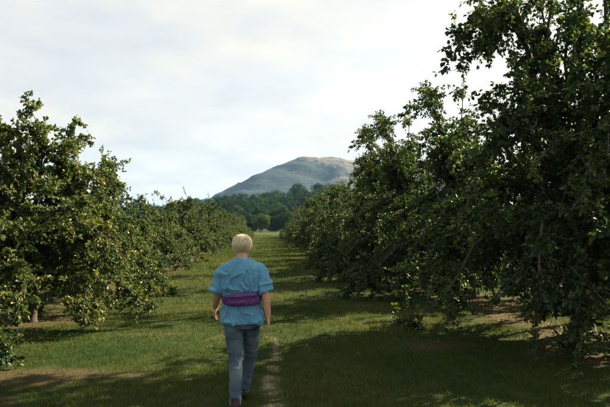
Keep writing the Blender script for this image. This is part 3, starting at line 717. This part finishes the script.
# jeans
m = Mat('denim'); p = m.obj(); w1 = m.noise(6, 5, 0.6, p); w2 = m.noise(300, 2, 0.6, p)
M_JEAN = m.end(m.bsdf(m.mix(m.rng(w1, 0.3, 0.7), (0.034, 0.058, 0.092), (0.120, 0.158, 0.195)), 0.9, 0.15, m.bump(m.math('ADD', w1, m.math('MULTIPLY', w2, 0.2)), 0.5, 0.02)))
J = Solid()
J.add([ring((0.0, cy, z), (rx, 0, 0), (0, ry, 0), 32) for z, cy, rx, ry in
       ((0.76, 0.085, 0.16, 0.11), (0.81, 0.082, 0.183, 0.130), (0.87, 0.08, 0.185, 0.134), (0.94, 0.08, 0.172, 0.118), (1.0, 0.08, 0.162, 0.110))])
for s in (-1, 1):
    h, k_, a_ = np.array(HIPS[s]), np.array(KN[s]), np.array(AN[s])
    J.tube([h+[0, 0, -0.02], (h+k_)/2, k_, k_*0.55+a_*0.45, a_*0.92+k_*0.08, a_+[0, 0, -0.035]], [0.098, 0.088, 0.070, 0.064, 0.057, 0.058], 22, False)
def jfold(c):
    x, y, z = c; kz = math.exp(-((z-0.48)/0.10)**2)+math.exp(-((z-0.16)/0.09)**2)+0.6*math.exp(-((z-0.80)/0.06)**2)
    r_ = 1-abs(mnoise.noise(Vector((x*6+3, y*6, z*15+x*7))))*2
    return 0.006*mnoise.noise(Vector((x*8, y*8, z*6)))+0.010*kz*max(r_, 0)**2-0.002
jeans = J.remesh('jeans', 0.009, 3, jfold, M_JEAN, person)
from mathutils.bvhtree import BVHTree
def patch(name, bvh, x0, x1, zf, nx_, nz_, off, mat, parent):
    V, F = [], []
    for lay in (off, -0.004):
        for i_ in range(nz_):
            for j_ in range(nx_):
                u_ = j_/(nx_-1); xx = x0+(x1-x0)*u_; zz = zf(u_, i_/(nz_-1))
                h_ = bvh.ray_cast(Vector((xx, -0.6, zz)), Vector((0, 1, 0)))
                V.append((xx, (h_[0].y if h_[0] else 0.0)-lay, zz))
    n_ = nx_*nz_
    for i_ in range(nz_-1):
        for j_ in range(nx_-1):
            a_ = i_*nx_+j_; F.append((a_, a_+1, a_+nx_+1, a_+nx_)); F.append((n_+a_, n_+a_+nx_, n_+a_+nx_+1, n_+a_+1))
    edge_ = [j_ for j_ in range(nx_)]+[i_*nx_+nx_-1 for i_ in range(1, nz_)]+[(nz_-1)*nx_+j_ for j_ in range(nx_-2, -1, -1)]+[i_*nx_ for i_ in range(nz_-2, 0, -1)]
    for a_, b_ in zip(edge_, edge_[1:]+edge_[:1]): F.append((a_, n_+a_, n_+b_, b_))
    me = bpy.data.meshes.new(name); me.from_pydata(V, [], F); me.polygons.foreach_set('use_smooth', np.ones(len(F), bool)); return link(name, me, mat, parent)
jb = BVHTree.FromPolygons([v.co for v in jeans.data.vertices], [tuple(p_.vertices) for p_ in jeans.data.polygons])
for s in (-1, 1):
    patch('pocket', jb, s*0.094-0.052, s*0.094+0.052, lambda u_, v_: 0.797-v_*(0.115+0.022*(1-abs(2*u_-1))), 12, 12, 0.0035, M_JEAN, jeans)
patch('seam', jb, -0.006, 0.006, lambda u_, v_: 0.815-v_*0.115, 3, 14, 0.003, M_JEAN, jeans)
# shoes
m = Mat('brown_leather'); M_SHOE = m.end(m.bsdf((0.014, 0.009, 0.007), 0.55, 0.3, m.bump(m.noise(60, 3, 0.6, m.obj()), 0.2, 0.01)))
m = Mat('shoe_rubber'); M_SOLE = m.end(m.bsdf((0.012, 0.011, 0.010), 0.8, 0.2))
for s, pit in ((-1, -0.42), (1, 0.16)):
    a_ = np.array(AN[s]); co_, si_ = math.cos(pit), math.sin(pit)
    def T_(P_):
        P_ = np.array(P_); y_, z_ = P_[:, 1]+0.0, P_[:, 2]-0.10
        return np.stack([P_[:, 0], y_*co_-z_*si_, y_*si_+z_*co_], 1)+a_
    Q_ = Solid()
    Q_.add([T_(ring((0, y_, zc_), (w_, 0, 0), (0, 0, h_), 18)) for y_, w_, h_, zc_ in
            ((-0.070, 0.022, 0.026, 0.045), (-0.058, 0.034, 0.040, 0.050), (-0.02, 0.038, 0.048, 0.058), (0.03, 0.038, 0.042, 0.052), (0.08, 0.043, 0.032, 0.042), (0.13, 0.043, 0.026, 0.036), (0.165, 0.032, 0.020, 0.031), (0.180, 0.016, 0.012, 0.027))])
    Q_.tube([T_([(0, -0.022, 0.07)])[0], T_([(0, -0.024, 0.125)])[0]], [0.040, 0.042], 16, False)
    sh_ = Q_.remesh('shoe', 0.005, 3, mat=M_SHOE, parent=person)
    Q_ = Solid(); pr = [(-0.076, 0.020), (-0.064, 0.034), (-0.02, 0.038), (0.03, 0.037), (0.08, 0.045), (0.13, 0.045), (0.168, 0.033), (0.186, 0.014)]
    Q_.add([T_([(-w_, y_, 0.0), (w_, y_, 0.0), (w_, y_, 0.022), (-w_, y_, 0.022)]) for y_, w_ in pr])
    me = bpy.data.meshes.new('sole'); me.from_pydata(Q_.V, [], Q_.F); link('sole', me, M_SOLE, sh_)

# purple waist bag worn at the back, tilted a little up to the right
bag = empty('waist_bag', (PX, PY, float(ground_z(PX, PY))+0.006)); tag(bag, 'purple waist bag strapped round the back of the blue pullover', 'bag')
m = Mat('purple_nylon'); p = m.obj(); w1 = m.noise(14, 4, 0.6, p)
M_BAG = m.end(m.bsdf(m.mix(m.rng(w1, 0.35, 0.7), (0.060, 0.014, 0.115), (0.115, 0.026, 0.17)), 0.5, 0.4, m.bump(w1, 0.5, 0.03)))
m = Mat('dark_webbing'); M_WEB = m.end(m.bsdf((0.05, 0.014, 0.09), 0.8, 0.2))
G = Solid(); rings = []
for q in np.linspace(-1, 1, 17):
    th = -PI/2+q*1.12; cx_, cy_ = 0.192*math.cos(th), 0.08+0.138*math.sin(th)
    hh = 0.042+0.018*(1-abs(q)**3)+0.012*q; dep = 0.010+0.026*(1-abs(q)**3); zc_ = 1.052+0.014*q
    if abs(q) > 0.99: hh *= 0.75
    nn = nrm(np.array([math.cos(th)/0.192, math.sin(th)/0.138, 0.0])); c_ = np.array([cx_, cy_, zc_])+nn*dep*0.55
    aa = np.arange(20)*2*PI/20; se = lambda v: np.sign(v)*np.abs(v)**0.62
    rings.append(c_+se(np.cos(aa))[:, None]*nn*dep+se(np.sin(aa))[:, None]*np.array([0, 0, hh]))
G.add(rings)
def bfold(c):
    x, y, z = c; r_ = 1-abs(mnoise.noise(Vector((x*12+z*9, y*6, z*12-x*7))))*2
    return 0.007*max(r_, 0)**3+0.004*mnoise.noise(Vector((x*9, y*9, z*12)))-0.002
G.remesh('pouch', 0.006, 2, bfold, M_BAG, bag)
zr = []
for q in np.linspace(-0.82, 0.82, 25):
    th = -PI/2+q*1.12; dep = 0.010+0.026*(1-abs(q)**3); nn = nrm(np.array([math.cos(th)/0.192, math.sin(th)/0.138, 0.0]))
    c_ = np.array([0.192*math.cos(th), 0.08+0.138*math.sin(th), 1.052+0.014*q+0.026])+nn*(dep*1.55-0.001)
    zr.append(np.array([c_-[0, 0, 0.005], c_+nn*0.006-[0, 0, 0.004], c_+nn*0.006+[0, 0, 0.004], c_+[0, 0, 0.005]]))
g = Solid(); g.add(zr); me = bpy.data.meshes.new('zip'); me.from_pydata(g.V, [], g.F); link('zip', me, M_WEB, bag)
def band(z0, h, grow_, t, a0, a1, tilt=0.0, n=60):
    rings = []
    for q in np.linspace(a0, a1, n):
        nn = nrm(np.array([math.cos(q)/0.187, math.sin(q)/0.133, 0.0])); c_ = np.array([0.187*math.cos(q), 0.08+0.133*math.sin(q), z0+tilt*math.cos(q)])+nn*grow_
        rings.append(np.array([c_-[0, 0, h], c_+nn*t-[0, 0, h], c_+nn*t+[0, 0, h], c_+[0, 0, h]]))
    g = Solid(); g.add(rings); return g
g = band(1.055, 0.019, 0.004, 0.006, -0.55, PI+0.55, 0.006); me = bpy.data.meshes.new('belt'); me.from_pydata(g.V, [], g.F); belt = link('belt', me, M_WEB, bag)
g = Solid(); g.add([np.array([(x_, 0.222, 1.03), (x_, 0.236, 1.03), (x_, 0.236, 1.08), (x_, 0.222, 1.08)]) for x_ in (-0.03, -0.01, 0.01, 0.03)])
me = bpy.data.meshes.new('buckle'); me.from_pydata(g.V, [], g.F); link('buckle', me, M_SOLE, belt)

# ------------------------------------------------------------------ haze
m = Mat('haze_air'); v = m.n('ShaderNodeVolumePrincipled'); v.inputs['Color'].default_value = (0.30, 0.56, 1.0, 1); v.inputs['Density'].default_value = 0.000045
v.inputs['Anisotropy'].default_value = 0.2
m.l(v.outputs[0], m.out.inputs['Volume'])
x0, x1, y0, y1, z0, z1 = -5200, 5200, -700, 7300, -25, 420
hv = [(x, y, z) for z in (z0, z1) for y in (y0, y1) for x in (x0, x1)]
me = bpy.data.meshes.new('haze'); me.from_pydata(hv, [], [(0, 2, 3, 1), (4, 5, 7, 6), (0, 1, 5, 4), (2, 6, 7, 3), (0, 4, 6, 2), (1, 3, 7, 5)])
tag(link('haze', me, m.m), 'thin blue haze in the air softening the far hill', 'haze', kind='stuff')
